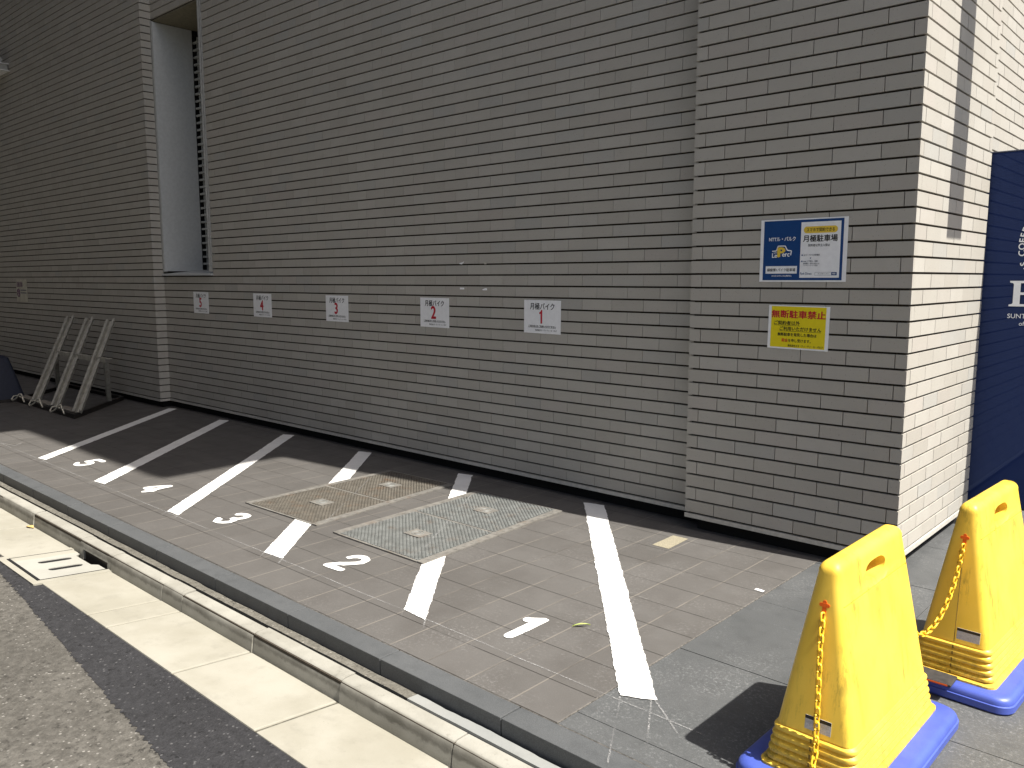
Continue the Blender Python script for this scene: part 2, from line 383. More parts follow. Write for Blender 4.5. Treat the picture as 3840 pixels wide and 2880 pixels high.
# kerb stones
KJ = [-.57+.59*k for k in range(-30, 8)]
KJ = sorted([-.57+.575*k for k in (6, 5, 4, 3, 2, 1, 0)] + [-1.145, -1.722, -2.318, -2.514, -3.081, -3.494] + [-4.21-.59*k for k in range(0, 16)])
m = MB()
PK = [(-2.204, -.16), (-2.1955, -.090), (-2.1935, -.079), (-2.189, -.0695), (-2.1815, -.063), (-2.172, -.060), (-2.127, -.059), (-2.126, -.16)]
for a, b in zip(KJ, KJ[1:]):
    dy = random.uniform(-.003, .003); dz = random.uniform(-.0025, .0025)
    prof = [(y+dy, z+dz) for y, z in PK]
    if abs(a+3.494) < .01:      # stone over the gully: its face stops above the inlet
        prof[0] = (-2.199, -.106)
        prof[-1] = (-2.126, -.106)
        for s0, s1 in ((a+.003, a+.05), (b-.05, b-.003)):
            m.loft([[(s0, y, z) for y, z in PK], [(s1, y, z) for y, z in PK]])
        a2, b2 = a+.05, b-.05
    else: a2, b2 = a+.003, b-.003
    m.loft([[(a2, y, z) for y, z in prof], [(b2, y, z) for y, z in prof]])
tag(m.build('kerb', T['kerb'], smooth=35), kind='structure')
m = MB(); m.box(-30, 6, -2.19, -2.132, -.30, -.066); tag(m.build('kerb_joint', T['joint']), kind='structure')
# concrete apron (gutter slabs), falling towards the kerb
def apz(y): return -.136+(-2.2-y)*.09
m = MB(); AJ = [v for v in KJ]
for a, b in zip(AJ, AJ[1:]):
    if abs(a+3.494) < .01: continue
    e = random.uniform(-.0015, .0015)
    a, b = a+.005, b-.005; m.hexa(((a, -2.525, -.2), (b, -2.525, -.2), (b, -2.2055, -.2), (a, -2.2055, -.2), (a, -2.525, apz(-2.525)+e), (b, -2.525, apz(-2.525)+e), (b, -2.2055, apz(-2.2055)+e), (a, -2.2055, apz(-2.2055)+e)))
tag(m.build('gutter_apron', T['apron'], bevel=.006), kind='structure')
m = MB(); m.box(-30, 6, -2.524, -2.202, -.26, -.141)
# the pit mouth is cut by leaving the bed out there
m = MB(); 
for a, b in ((-30, -3.61), (-3.08, 6)): 
    m.hexa(((a, -2.524, -.26), (b, -2.524, -.26), (b, -2.20, -.26), (a, -2.20, -.26), (a, -2.524, apz(-2.524)-.004), (b, -2.524, apz(-2.524)-.004), (b, -2.20, apz(-2.2)-.004), (a, -2.20, apz(-2.2)-.004)))
tag(m.build('apron_bed', T['bed']), kind='structure')
# rough collar of mortar round the gully cover
def on_ap(x, y, d=0): return (x, y, apz(y)+d)
m = MB()
for (x0, x1, y0, y1) in ((-3.622, -3.576, -2.562, -2.2), (-3.116, -3.070, -2.562, -2.2), (-3.576, -3.116, -2.562, -2.531)):
    m.hexa((on_ap(x0, y0, -.08), on_ap(x1, y0, -.08), on_ap(x1, y1, -.08), on_ap(x0, y1, -.08), on_ap(x0, y0, .001), on_ap(x1, y0, .001), on_ap(x1, y1, .001), on_ap(x0, y1, .001)))
tag(m.build('gully_collar', T['apron']), kind='structure')
m = MB(); m.box(-3.58, -3.10, -2.54, -2.14, -.29, -.25); tag(m.build('gully_pit', T['black']), kind='structure')
# roads
m = MB(); n = 2600; prev = None
for i in range(n+1):
    xx = -14+18*i/n; yb = -2.527; ys_ = -2.685-.085*max(-1.6, min(1.6, (xx+2.5)))+noise.noise((xx*5, 2, 0))*.008+noise.noise((xx*45, 4, 0))*.012+noise.noise((xx*140, 6, 0))*.010
    if -3.66 < xx < -3.06: yb = -2.563+noise.noise((xx*25, 1, 1))*.008
    elif -4.6 < xx < -3.06: yb = -2.527
    cur = ((xx, yb, apz(-2.525)-.002), (xx, ys_, apz(-2.525)-.0045))
    if prev: m.quad(prev[1], cur[1], cur[0], prev[0])
    prev = cur
tag(m.build('fresh_asphalt_strip', T['new']), kind='structure')
sheet('road', T['old'], [(-60, -40), (60, -40), (60, -2.523), (-60, -2.523)], apz(-2.525)-.0065)

# gully cover: slotted concrete lid with a notch at the kerb
gc = empty('gully_cover', (-3.346, -2.362, apz(-2.362))); tag(gc, 'slotted square concrete gully cover set in the gutter beside the kerb inlet', 'drain cover')
def skew(o): o.rotation_euler = (math.atan(-.09), 0, 0)
out = [(-.222, -.152), (.222, -.152), (.222, .153), (.125, .153), (.10, .126), (-.10, .126), (-.125, .153), (-.222, .153)]
def slot(cx, y0, y1, r=.009):
    return [(cx+r*math.cos(a), y1+r*math.sin(a)) for a in [math.pi*k/6 for k in range(7)]]+[(cx-r*math.cos(a), y0-r*math.sin(a)) for a in [math.pi*k/6 for k in range(7)]]
v, f = curve_fill([out, slot(-.075, -.045, .07, .024), slot(.075, -.045, .07, .024)], 0)
me = bpy.data.meshes.new('lid'); bm = bmesh.new(); bv = [bm.verts.new(p) for p in v]
for q in f: bm.faces.new([bv[i] for i in q])
r = bmesh.ops.extrude_face_region(bm, geom=bm.faces[:]); bmesh.ops.translate(bm, vec=(0, 0, -.004), verts=[g for g in r['geom'] if isinstance(g, bmesh.types.BMVert)])
bmesh.ops.recalc_face_normals(bm, faces=bm.faces); bm.to_mesh(me); bm.free(); me.materials.append(m_concrete('lid_concrete', (.30, .295, .265), (.35, .345, .31), .15))
lid = bpy.data.objects.new('lid', me); COL.objects.link(lid); lid.parent = gc; skew(lid)
fr = MB()  # black strips and plate stand for the dark gaps and slots
for (x0, x1, y0, y1) in ((-.229, -.2235, -.156, .153), (.2235, .229, -.156, .153), (-.2235, .2235, -.168, -.1535)): fr.box(x0, x1, y0, y1, -.05, .0022)
fr.box(-.2, .2, -.14, .12, -.034, -.0045)
fo = fr.build('rim', T['black'], gc); skew(fo)

# ------------------------------------------------------------------ painted markings
S = 1.046
STR = [([(-6.77, .060), (-6.875, .030), (-5.327, -1.654), (-5.215, -1.640)], 'white slanting bay line nearest the bicycle rack, left of the painted 5'),
 ([(-5.765, .066), (-5.875, .030), (-4.318, -1.654), (-4.185, -1.640)], 'white slanting bay line between the painted 5 and the painted 4'),
 ([(-4.715, .068), (-4.822, .030), (-3.303, -1.655), (-3.185, -1.645)], 'white slanting bay line between the painted 4 and the painted 3'),
 ([(-3.700, .070), (-3.812, .036), (-2.290, -1.662), (-2.150, -1.652)], 'white slanting bay line broken by the rusty grating, between painted 3 and 2'),
 ([(-2.652, .074), (-2.760, .050), (-1.288, -1.656), (-1.149, -1.668)], 'white slanting bay line broken by the grey grating, between painted 2 and 1'),
 ([(-1.592, .072), (-1.712, .040), (-.281, -1.640), (-.180, -1.588)], 'white slanting bay line closest to the yellow barriers, unbroken to the dark slabs')]
for i, (p, lb) in enumerate(STR):
    q = [(x*S, y*S) for x, y in p]
    o = flat('bay_line', [rough_loop(q, .008, .0042, i*3.3)], .0032, T['white']); tag(o, lb, 'road marking', 'painted motorcycle bay lines')
    if i < 5:                                                     # crossed setting-out ticks at the kerb end
        for a, c2 in ((q[2], (q[2][0]+.045, q[2][1]-.05)), (q[3], (q[3][0]+.045, q[3][1]-.05))):
            tk = MB(); d = Vector((c2[0]-a[0], c2[1]-a[1], 0)); nr = Vector((-d.y, d.x, 0)).normalized()*.003; a = Vector((*a, .0022)); tk.quad(a-nr, a+d-nr, a+d+nr, a+nr); tk.build('chalk_tick', T['chalk'], o)
DIG = {
 '5': [[(-5.138, -1.638), (-5.18, -1.613), (-5.199, -1.594), (-5.2, -1.581), (-5.173, -1.579), (-5.155, -1.586), (-5.138, -1.598), (-5.122, -1.601), (-5.11, -1.59), (-5.097, -1.578), (-5.095, -1.563), (-5.106, -1.542), (-5.123, -1.538), (-5.144, -1.549), (-5.177, -1.547), (-5.197, -1.537), (-5.198, -1.519), (-5.197, -1.49), (-5.204, -1.459), (-5.196, -1.433), (-5.153, -1.427), (-5.096, -1.426), (-5.076, -1.431), (-5.063, -1.443), (-5.059, -1.458), (-5.067, -1.469), (-5.113, -1.47), (-5.156, -1.471), (-5.157, -1.487), (-5.157, -1.501), (-5.134, -1.498), (-5.099, -1.503), (-5.073, -1.516), (-5.053, -1.538), (-5.041, -1.563), (-5.045, -1.587), (-5.047, -1.609), (-5.059, -1.626), (-5.081, -1.639), (-5.113, -1.642)]],
 '4': [[(-4.083, -1.596), (-4.096, -1.585), (-4.103, -1.577), (-4.1, -1.551), (-4.086, -1.516), (-4.058, -1.471), (-4.035, -1.439), (-4.017, -1.433), (-4.002, -1.436), (-3.989, -1.446), (-3.984, -1.46), (-3.985, -1.491), (-3.981, -1.521), (-3.974, -1.555), (-3.958, -1.566), (-3.951, -1.585), (-3.972, -1.603), (-3.973, -1.627), (-3.989, -1.645), (-4.001, -1.642), (-4.016, -1.63), (-4.016, -1.608), (-4.02, -1.597), (-4.042, -1.599), (-4.065, -1.599)], [(-4.06, -1.56), (-4.053, -1.542), (-4.04, -1.515), (-4.027, -1.488), (-4.026, -1.521), (-4.021, -1.542), (-4.025, -1.554), (-4.044, -1.56)]],
 '3': [[(-3.065, -1.655), (-3.081, -1.641), (-3.106, -1.619), (-3.12, -1.597), (-3.115, -1.587), (-3.094, -1.588), (-3.073, -1.591), (-3.064, -1.598), (-3.061, -1.615), (-3.045, -1.616), (-3.028, -1.612), (-3.013, -1.587), (-3.015, -1.583), (-3.03, -1.566), (-3.048, -1.564), (-3.056, -1.55), (-3.059, -1.53), (-3.038, -1.528), (-3.025, -1.517), (-3.025, -1.496), (-3.029, -1.483), (-3.052, -1.48), (-3.065, -1.489), (-3.078, -1.504), (-3.091, -1.507), (-3.105, -1.5), (-3.113, -1.484), (-3.102, -1.459), (-3.081, -1.448), (-3.054, -1.441), (-3.024, -1.446), (-3.011, -1.449), (-2.998, -1.463), (-2.985, -1.485), (-2.983, -1.513), (-2.996, -1.541), (-2.98, -1.561), (-2.979, -1.584), (-2.97, -1.59), (-2.978, -1.614), (-2.99, -1.633), (-3.018, -1.65), (-3.038, -1.652), (-3.051, -1.653)]],
 '2': [[(-2.024, -1.652), (-2.035, -1.641), (-2.036, -1.622), (-2.02, -1.597), (-2.008, -1.581), (-2.006, -1.574), (-1.988, -1.56), (-1.966, -1.538), (-1.948, -1.516), (-1.944, -1.498), (-1.95, -1.483), (-1.966, -1.477), (-1.986, -1.484), (-2.0, -1.497), (-2.006, -1.516), (-2.019, -1.518), (-2.038, -1.512), (-2.039, -1.501), (-2.035, -1.479), (-2.023, -1.457), (-2.006, -1.444), (-1.978, -1.435), (-1.952, -1.439), (-1.923, -1.454), (-1.912, -1.464), (-1.905, -1.487), (-1.899, -1.514), (-1.915, -1.538), (-1.937, -1.567), (-1.951, -1.589), (-1.968, -1.596), (-1.981, -1.613), (-1.952, -1.613), (-1.926, -1.613), (-1.906, -1.612), (-1.898, -1.621), (-1.897, -1.632), (-1.899, -1.643), (-1.917, -1.648), (-1.954, -1.651), (-1.991, -1.654)]],
 '1': [[(-0.872, -1.645), (-0.882, -1.632), (-0.883, -1.616), (-0.883, -1.585), (-0.882, -1.575), (-0.884, -1.555), (-0.883, -1.517), (-0.885, -1.499), (-0.884, -1.477), (-0.899, -1.491), (-0.91, -1.491), (-0.924, -1.479), (-0.926, -1.463), (-0.919, -1.451), (-0.909, -1.449), (-0.89, -1.435), (-0.863, -1.413), (-0.847, -1.415), (-0.839, -1.418), (-0.836, -1.432), (-0.836, -1.467), (-0.835, -1.514), (-0.834, -1.547), (-0.837, -1.565), (-0.835, -1.578), (-0.836, -1.6), (-0.837, -1.622), (-0.84, -1.638), (-0.851, -1.647), (-0.862, -1.648)]]}
for d, loops in DIG.items():
    o = flat('painted_number', loops, .0032, T['white'])
    tag(o, f'white numeral {d} painted on the paving at the kerb end of its bay', 'road marking', 'painted bay numbers')
# chalk setting-out lines
def chalk(name, segs, wd, label):
    m = MB()
    for a, b in segs:
        a, b = Vector((*a, .002)), Vector((*b, .002)); k = max(2, int((b-a).length/.05)); nr = Vector((-(b-a).y, (b-a).x, 0)).normalized()
        pts = [a.lerp(b, i/k) + nr*noise.noise((a.x+i*.3, a.y, 2.2))*.0025 for i in range(k+1)]
        for p, q in zip(pts, pts[1:]): m.quad(p-nr*wd/2, q-nr*wd/2, q+nr*wd/2, p+nr*wd/2)
    return tag(m.build(name, T['chalk']), label, 'chalk line')
chalk('chalk_line', [((-6.6, -1.738), (-1.2, -1.737)), ((-1.2, -1.737), (.02, -1.74))], .006, 'long faint chalk line along the kerb ends of the bay lines')
chalk('chalk_line', [((-6.8, .066), (-4.9, .066)), ((-4.9, .066), (-1.6, .071))], .005, 'faint chalk line along the wall ends of the bay lines')
for a_, b_, lb in (((-.29, -1.72), (-.10, -2.05), 'long straight chalk stroke from the left corner of the last bay line'), ((-.20, -1.66), (-.02, -1.80), 'short chalk stroke slanting right from the last bay line end'), ((-.205, -1.67), (-.06, -1.92), 'middle chalk stroke fanning from the right corner of the last bay line')):
    chalk('chalk_line', [(a_, b_)], .006, lb)
chalk('chalk_line', [((-6.22, -1.69), (-6.47, -1.74)), ((-6.22, -1.69), (-6.30, -1.62))], .008, 'small chalk arrow mark at the left edge of the paving')
chalk('chalk_line', [((-3.29, -.35), (-2.58, -1.25))], .004, 'thin scratch of chalk crossing the rusty grating').location.z = .009
chalk('chalk_line', [((-2.40, -.30), (-1.78, -1.28))], .006, 'thin scratch of chalk crossing the grey grating').location.z = .009

# ------------------------------------------------------------------ pit gratings
def grating(quad, label, plates, rusty):
    g = empty('pit_grating', (sum(p[0] for p in quad)/4, sum(p[1] for p in quad)/4, 0)); tag(g, label, 'grating', 'steel gratings in the paving')
    gx, gy = g.location.x, g.location.y
    A, B, C, D = [Vector((p[0]-gx, p[1]-gy, 0)) for p in quad]     # near-left, far-left, far-right, near-right
    def P(u, v, z): 
        q = (A*(1-v)+B*v)*(1-u)+(D*(1-v)+C*v)*u; return (q.x, q.y, z)
    def strip(m, u0, u1, v0, v1, z0, z1):
        m.hexa((P(u0, v0, z0), P(u1, v0, z0), P(u1, v1, z0), P(u0, v1, z0), P(u0, v0, z1), P(u1, v0, z1), P(u1, v1, z1), P(u0, v1, z1)))
    m = MB(); strip(m, 0, 1, 0, 1, .0008, .0040); m.build('tray', T['black'], g)  # shallow black plate stands for the darkness of a deeper pit
    fm = MB()
    for u0, u1 in ((-.005, .062), (.938, 1.005)): strip(fm, u0, u1, -.004, 1.004, .0008, .0084)
    nubs = MB(); rnd = random.Random(3)
    for u in (.03, .97):
        for k in range(36):
            v = (k+.5)/36; sg = 1 if k % 2 else -1; c = Vector(P(u+(.012*sg), v, .0098)); d = Vector((.006*sg, .008, 0)); e = Vector((-.002, .0015*sg, 0))
            fm.face((c-d-e, c+d-e, c+d+e, c-d+e))
    for v0, v1 in ((-.006, .006), (.994, 1.006), (.493, .507)): strip(fm, .062, .938, v0, v1, .0008, .0078)
    fm.build('frame', T['checker'], g)
    for v0, v1 in ((.007, .492), (.508, .993)):
        gm = MB(); nx = 44; ny = 44
        for i in range(nx):
            u = .064+(.872)*(i+.5)/nx; h = .872/nx*.17; strip(gm, u-h, u+h, v0, v1, .0044, .0072)
        for j in range(ny):
            v = v0+(v1-v0)*(j+.5)/ny; h = (v1-v0)/ny*.17; strip(gm, .064, .936, v-h, v+h, .0044, .0084)
        # raised teeth staggered on the bars
        for i in range(nx):
            for j in range(ny):
                if (i+j) % 2: continue
                u = .064+.872*(i+.5)/nx; v = v0+(v1-v0)*(j+.5)/ny; du = .872/nx*.36; dv = (v1-v0)/ny*.36
                gm.face((P(u-du, v-dv, .0092), P(u+du, v-dv, .0092), P(u+du, v+dv, .0104), P(u-du, v+dv, .0104)))
        gm.build('grating_panel', rusty, g)
    for (px, py) in plates:
        pl = MB(); pl.box(px-gx-.062, px-gx+.062, py-gy-.048, py-gy+.048, .009, .0125); po = pl.build('badge_plate', T['checker'], g)
        ring = MB(); ring.tube([(px-gx+.032*math.cos(2*math.pi*k/20), py-gy+.032*math.sin(2*math.pi*k/20), .0125) for k in range(20)], .0022, 6, True)
        ring.tube([(px-gx+.018*math.cos(2*math.pi*k/16), py-gy+.018*math.sin(2*math.pi*k/16), .0125) for k in range(16)], .0022, 6, True); ring.build('emblem_ring', T['grate'], po)
rust = m_metal('rusty_grating', (.165, .15, .125), .5, .65, .1)
grating([(-3.276, -1.33), (-3.295, -.226), (-2.676, -.197), (-2.576, -1.31)], 'brownish rusty steel grating in the paving between bay numbers 3 and 2', [(-2.935, -1.03), (-2.957, -.492)], rust)
grating([(-2.403, -1.321), (-2.444, -.227), (-1.766, -.202), (-1.69, -1.323)], 'pale grey steel grating in the paving nearer bay number 1', [(-2.05, -1.045), (-2.09, -.495)], T['grate'])
# odd beige paver and litter
m = MB(); m.face([(-1.054, -.352, .0016), (-.957, -.352, .0016), (-.967, -.148, .0016), (-1.057, -.148, .0016)]); tag(m.build('patch_paver', T['beige']), kind='structure')
def leaf(name, mat, a, b, z, wd, label):
    a, b = Vector((*a, z)), Vector((*b, z)); d = b-a; nr = Vector((-d.y, d.x, 0)).normalized(); m = MB(); n = 8
    for i in range(n):
        t0, t1 = i/n, (i+1)/n; w0, w1 = wd*math.sin(math.pi*min(.98, t0+.02)), wd*math.sin(math.pi*min(.98, t1+.0))
        z0, z1 = .006*math.sin(3*t0), .006*math.sin(3*t1)
        p0, p1 = a+d*t0, a+d*t1; lift = Vector((0, 0, .004))
        m.quad(p0+Vector((0, 0, z0)), p1+Vector((0, 0, z1)), p1+nr*w1+Vector((0, 0, z1))+lift, p0+nr*w0+Vector((0, 0, z0))+lift)
        m.quad(p0+Vector((0, 0, z0)), p0-nr*w0+Vector((0, 0, z0))+lift, p1-nr*w1+Vector((0, 0, z1))+lift, p1+Vector((0, 0, z1)))
    return tag(m.build(name, mat), label, 'leaf')
leaf('fallen_leaf', T['leaf'], (-.735, -1.405), (-.690, -1.348), .003, .0055, 'narrow yellow-green leaf lying on paving beside the painted 1')
leaf('fallen_leaf', T['dry'], (-4.22, -2.235), (-4.14, -2.222), apz(-2.23)+.002, .016, 'dry yellow leaf lying at the foot of the kerb')
m = MB(); m.face([(-.395, -.570, .002), (-.355, -.575, .002), (-.352, -.558, .004), (-.392, -.553, .003)]); tag(m.build('paper_scrap', T['paper']), 'tiny white paper scrap on the paving near the dark slabs', 'scrap')

# ------------------------------------------------------------------ tiled building
BL = empty('tiled_building', (-4, .5, 0)); tag(BL, 'large building faced in grey-brown horizontal tiles with deep dark joints', 'building')
PZ, PW, Z0 = .0701, .2143, .0955
def zj(n): return (37-n)*PZ+Z0
def par(o): o.parent = BL; o.matrix_parent_inverse = Matrix.Translation(-BL.location); return o
TH = .018
def tiles(name, org, ud, nd, L, n0, n1, off, holes=(), vj=.0014):
    """courses of tiles on a face: org + u*ud, outward normal nd; joints at off(n)+k*PW"""
    m = MB(); ud = Vector(ud); nd = Vector(nd); org = Vector(org); rnd = random.Random(len(name)+int(L*100))
    for n in range(n0, n1):
        z1, z0 = zj(n)-.0049, zj(n+1)+.0049
        k0 = math.floor((0-off(n))/PW)-1; cuts = [off(n)+k*PW for k in range(k0, k0+int(L/PW)+4)]
        cuts = [0.0]+[c for c in cuts if .012 < c < L-.012]+[L]
        for a, b in zip(cuts, cuts[1:]):
            segs = [(a, b)]
            for (h0, h1, hz0, hz1) in holes:
                if z1 > hz0+.003 and z0 < hz1-.003:
                    ns = []
                    for s0, s1 in segs:
                        if s1 <= h0 or s0 >= h1: ns.append((s0, s1)); continue
                        if s0 < h0: ns.append((s0, h0))
                        if s1 > h1: ns.append((h1, s1))
                    segs = ns
            for s0, s1 in segs:
                t = min(1, max(0, rnd.gauss(.5, .24))); g0 = 0 if s0 == 0.0 else vj; g1 = 0 if s1 == L else vj
                d = rnd.uniform(-.0006, .0006)
                p = org+ud*(s0+g0); q = org+ud*(s1-g1); f = nd*d; bk = nd*(-TH)
                def pt(b_, z): return Vector((b_.x, b_.y, z))
                m.hexa((pt(p+f, z0), pt(q+f, z0), pt(q+bk, z0), pt(p+bk, z0), pt(p+f, z1), pt(q+f, z1), pt(q+bk, z1), pt(p+bk, z1)), t, skip=(4,))
    o = m.build(name, T['tile'], tint=True)
    return par(o)
YM, XL, XLC, YL, YE = .0964, -1.078, -7.281, -.012, 1.180
NT = -38
def offm(n): return (-1.3246-XLC) % PW + (0 if n % 2 == 0 else PW/2)
WIN = (-7.281, -6.262, 1.372, 3.865)
tiles('tiled_wall', (XLC, YM, 0), (1, 0, 0), (0, -1, 0), XL-XLC+.02, NT, 37, offm, holes=[(0, WIN[1]-XLC, WIN[2], WIN[3])])
def offp(n): return (-.0516-XL if n % 2 == 0 else -.1585-XL) % PW
tiles('tiled_pier', (XL, 0, 0), (1, 0, 0), (0, -1, 0), -XL, NT, 37, offp, vj=.0020)
tiles('tiled_pier_side', (0, 0.0125, 0), (0, 1, 0), (1, 0, 0), YE-.0125, NT, 37, lambda n: (.1585 if n % 2 == 0 else .0516)-.0125)
tiles('tiled_pier_return', (XL, YM, 0), (0, -1, 0), (-1, 0, 0), YM-.0125, NT, 37, lambda n: 0.0)
tiles('tiled_wall', (-.0964, YE-.02, 0), (0, 1, 0), (1, 0, 0), 5.0, NT, 37, lambda n: .05 if n % 2 else .157)
tiles('tiled_wall', (-13.6, YL, 0), (1, 0, 0), (0, -1, 0), XLC+13.6, NT, 37, lambda n: .05 if n % 2 else .157)
tiles('tiled_return', (XLC, YL+.0125, 0), (0, 1, 0), (1, 0, 0), YM-YL-.0125, NT, 37, lambda n: 0.0)
# lintel course soffit etc. built with the window; mortar backing behind every face
ZT = zj(NT)
def bk(x0, x1, y0, y1, z0, z1, mat='joint', name='wall_core'):
    m = MB(); m.box(x0, x1, y0, y1, z0, z1); return par(m.build(name, T[mat]))
D = .016
bk(WIN[1]+.02, XL+.04, YM+D, YM+.5, .075, ZT); bk(XLC-.04, WIN[1]+.02, YM+D, YM+.5, .075, WIN[2]-.004); bk(XLC-.04, WIN[1]+.02, YM+D, YM+.5, WIN[3]+.012, ZT)
bk(XL+D, -D, D, YE-D, .075, ZT); bk(-3, -.0964-D, YE-.05, YE+5, .075, ZT); bk(-13.6, XLC-D, YL+D, .6, .075, ZT)
for b in (): pass
# plinth set back, coloured black for the dark under the overhang; pale base trim
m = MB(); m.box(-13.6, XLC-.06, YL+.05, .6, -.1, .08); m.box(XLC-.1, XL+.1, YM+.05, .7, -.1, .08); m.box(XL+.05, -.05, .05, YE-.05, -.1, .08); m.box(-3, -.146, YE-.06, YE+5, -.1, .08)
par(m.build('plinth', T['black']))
m = MB()
m.box(XL-.001, .003, -.003, .03, .068, .0895); m.box(-.027, .003, .0303, YE, .068, .0895)
m.box(-.12, -.0934, YE+.001, YE+5, .068, .0895)
par(m.build('base_trim', T['trim']))
m = MB(); m.box(XLC+.002, XL-.004, YM-.003, YM+.03, .068, .0895); m.box(-13.6, XLC+.002, YL-.003, YL+.03, .068, .0895); m.box(XLC-.02, XLC+.0025, YL+.0303, YM-.004, .068, .0895)
par(m.build('base_trim', T['trim']))
# unseen upper storeys, and a roof slab stepped to cast the paving's shadow outline
m = MB(); m.box(-30, 0, 0, 12, ZT+.01, 10.0); par(m.build('upper_wall', T['wall']))
m = MB(); m.box(-.95, 1.75, -.73, 14, 10.002, 10.30); m.box(-30, -.9502, -.95, 14, 10.002, 10.30); par(m.build('roof', T['roof']))
m = MB(); m.box(-30, -13.6, 0, 12, -.1, ZT+.01); m.box(-13.6, -3.01, .75, 12, -.1, ZT); m.box(-3, -.2, 6.2, 12, -.1, ZT); par(m.build('rear_wall', T['wall']))
# window with louvre
W = empty('window', (-6.77, .09, 1.37)); W.parent = BL; W.matrix_parent_inverse = Matrix.Translation(-BL.location)
def wp(m, name, mat, **k):
    o = m.build(name, T[mat], **k); o.parent = W; o.matrix_parent_inverse = Matrix.Translation(-Vector((-6.77, .09, 1.37))); return o
x0, x1, z0, z1 = WIN
m = MB(); m.box(x0+.026, x0+.04, YM-.004, .50, z0+.04, z1-.012); wp(m, 'reveal_panel', 'panel')
m = MB(); m.box(x0-.0, x0+.0255, YM-.010, YM+.03, z0+.03, z1-.002); wp(m, 'frame', 'frame')
m = MB(); m.box(x1-.044, x1-.030, YM-.016, YM+.45, z0+.03, z1); m.box(x1-.0295, x1-.006, YM-.008, YM+.2, z0+.0305, z1-.0005); wp(m, 'frame', 'frame')
m = MB(); m.hexa(((x0+.002, YM-.02, z0-.006), (x1-.004, YM-.02, z0-.006), (x1-.004, .56, z0-.006), (x0+.002, .56, z0-.006), (x0+.002, YM-.02, z0+.012), (x1-.004, YM-.02, z0+.012), (x1-.004, .56, z0+.06), (x0+.002, .56, z0+.06))); wp(m, 'sill', 'panel')
m = MB(); m.box(x0+.001, x1-.0065, YM+.012, .56, z1-.006, z1+.009); wp(m, 'soffit', 'brownsof')
m = MB(); m.box(x0+.001, x1+.02, .70, .75, z0, z1); m.box(x1-.03, x1+.02, .30, .70, z0, z1+.01); m.box(x0-.05, x0+.0255, .12, .70, z0+.04, z1+.01); wp(m, 'recess_back', 'black')  # black boxes stand for the dark behind the louvre
m = MB(); z = z0+.11
while z < z1-.1:
    m.box(x0+.0405, x1-.053, .507, .525, z, z+.020); z += .0722
for xv in (-7.20, -6.92, -6.64): m.box(xv, xv+.02, .526, .54, z0+.06, z1-.08)
wp(m, 'louvre', 'slat')

# ------------------------------------------------------------------ notices on the wall
def sign_root(name, cx, y, cz, label, cat, group=None, tilt=0.0):
    e = empty(name, (cx, y, cz), (math.pi/2, tilt, 0)); return tag(e, label, cat, group)
def number_sign(cx, cz, d, w_, h_, label, tilt):
    r = sign_root('number_sign', cx, YM-.0016, cz, label, 'sign', 'numbered parking notices on the tiled wall', tilt)
    lbox('backing', T['paper'], r, -w_/2, w_/2, -h_/2, h_/2, 0, .0016)
    text('heading', '月極バイク', T['ink'], r, 0, h_*.315, .0021, w_*.66, h_*.20, .018)
    if d == '1':
        k1 = h_*.41; flat('numeral', [[(x*k1-.006, y*k1+h_*.005) for x, y in ((-.07, -.5), (.09, -.5), (.09, .5), (-.01, .5), (-.07, .38), (-.19, .31), (-.19, .17), (-.07, .22))]], .0023, T['red'], r)
    else: text('numeral', d, T['red'], r, -.010, h_*.005, .0021, None, h_*.41, .034, 'C', .86)
    text('caption', 'ご契約者以外ご利用いただけません', T['ink'], r, 0, -h_*.285, .0021, w_*.75, h_*.062, .022)
    lbox('underline', T['ink'], r, -w_*.375, w_*.375, -h_*.327, -h_*.320, .0018, .0021)
    text('company_name', '株式会社エヌ・ティ・ティ・ル・パルク', T['ink'], r, w_*.40, -h_*.40, .0021, w_*.58, h_*.055, .02, 'R')
for d, cx, cz, tl in (('1', -2.169, 1.099, .006), ('2', -3.155, 1.099, .004), ('3', -4.299, 1.0998, .004), ('4', -5.402, 1.1018, .006), ('5', -6.516, 1.1045, .008)):
    number_sign(cx, cz, d, .297, .206, f'white wall notice with a red number {d} under black heading', tl)

B = sign_root('parking_board', -.4915, -.0016, 1.465, 'blue and white parking information board with yellow P logo on the pier', 'sign')
bw, bh = .417, .293
def bu(u): return (u-.5)*bw
def bv(v): return (.5-v)*bh
lbox('backing', T['paper'], B, -bw/2, bw/2, -bh/2, bh/2, 0, .0016)
lbox('blue_field', T['sblue'], B, bu(.04), bu(.955), bv(.975), bv(.02), .0016, .0020)
lbox('white_field', T['paper'], B, bu(.48), bu(.925), bv(.935), bv(.06), .0020, .0024)
lbox('name_box', T['paper'], B, bu(.075), bu(.448), bv(.868), bv(.747), .0020, .0024)
pm = MB(); pm.v = []; ring = rrect(.38*bw/2*1.0, .105*bh/2, .105*bh/2*.98, 0, 6); pm.loft([[(x+bu(.70), y+bv(.183), .0024) for x, y, z in ring], [(x+bu(.70), y+bv(.183), .0028) for x, y, z in ring]]); pm.build('gold_pill', T['pill'], B)
ZB = .0030
text('lettering', 'スマホで契約できる', T['ink'], B, bu(.70), bv(.183), ZB, bw*.315, bh*.058, .016)
text('lettering', '月極駐車場', T['ink'], B, bu(.70), bv(.318), ZB, bw*.385, bh*.105, .022)
text('lettering', '契約者以外立入禁止', T['ink'], B, bu(.69), bv(.425), ZB, bw*.245, bh*.042, .012)
text('lettering', 'QRコードから空車確認', T['greyink'], B, bu(.518), bv(.578), ZB, bw*.185, bh*.03, .012, 'L')
text('lettering', 'Web上で申込・契約', T['greyink'], B, bu(.518), bv(.675), ZB, bw*.165, bh*.03, .012, 'L')
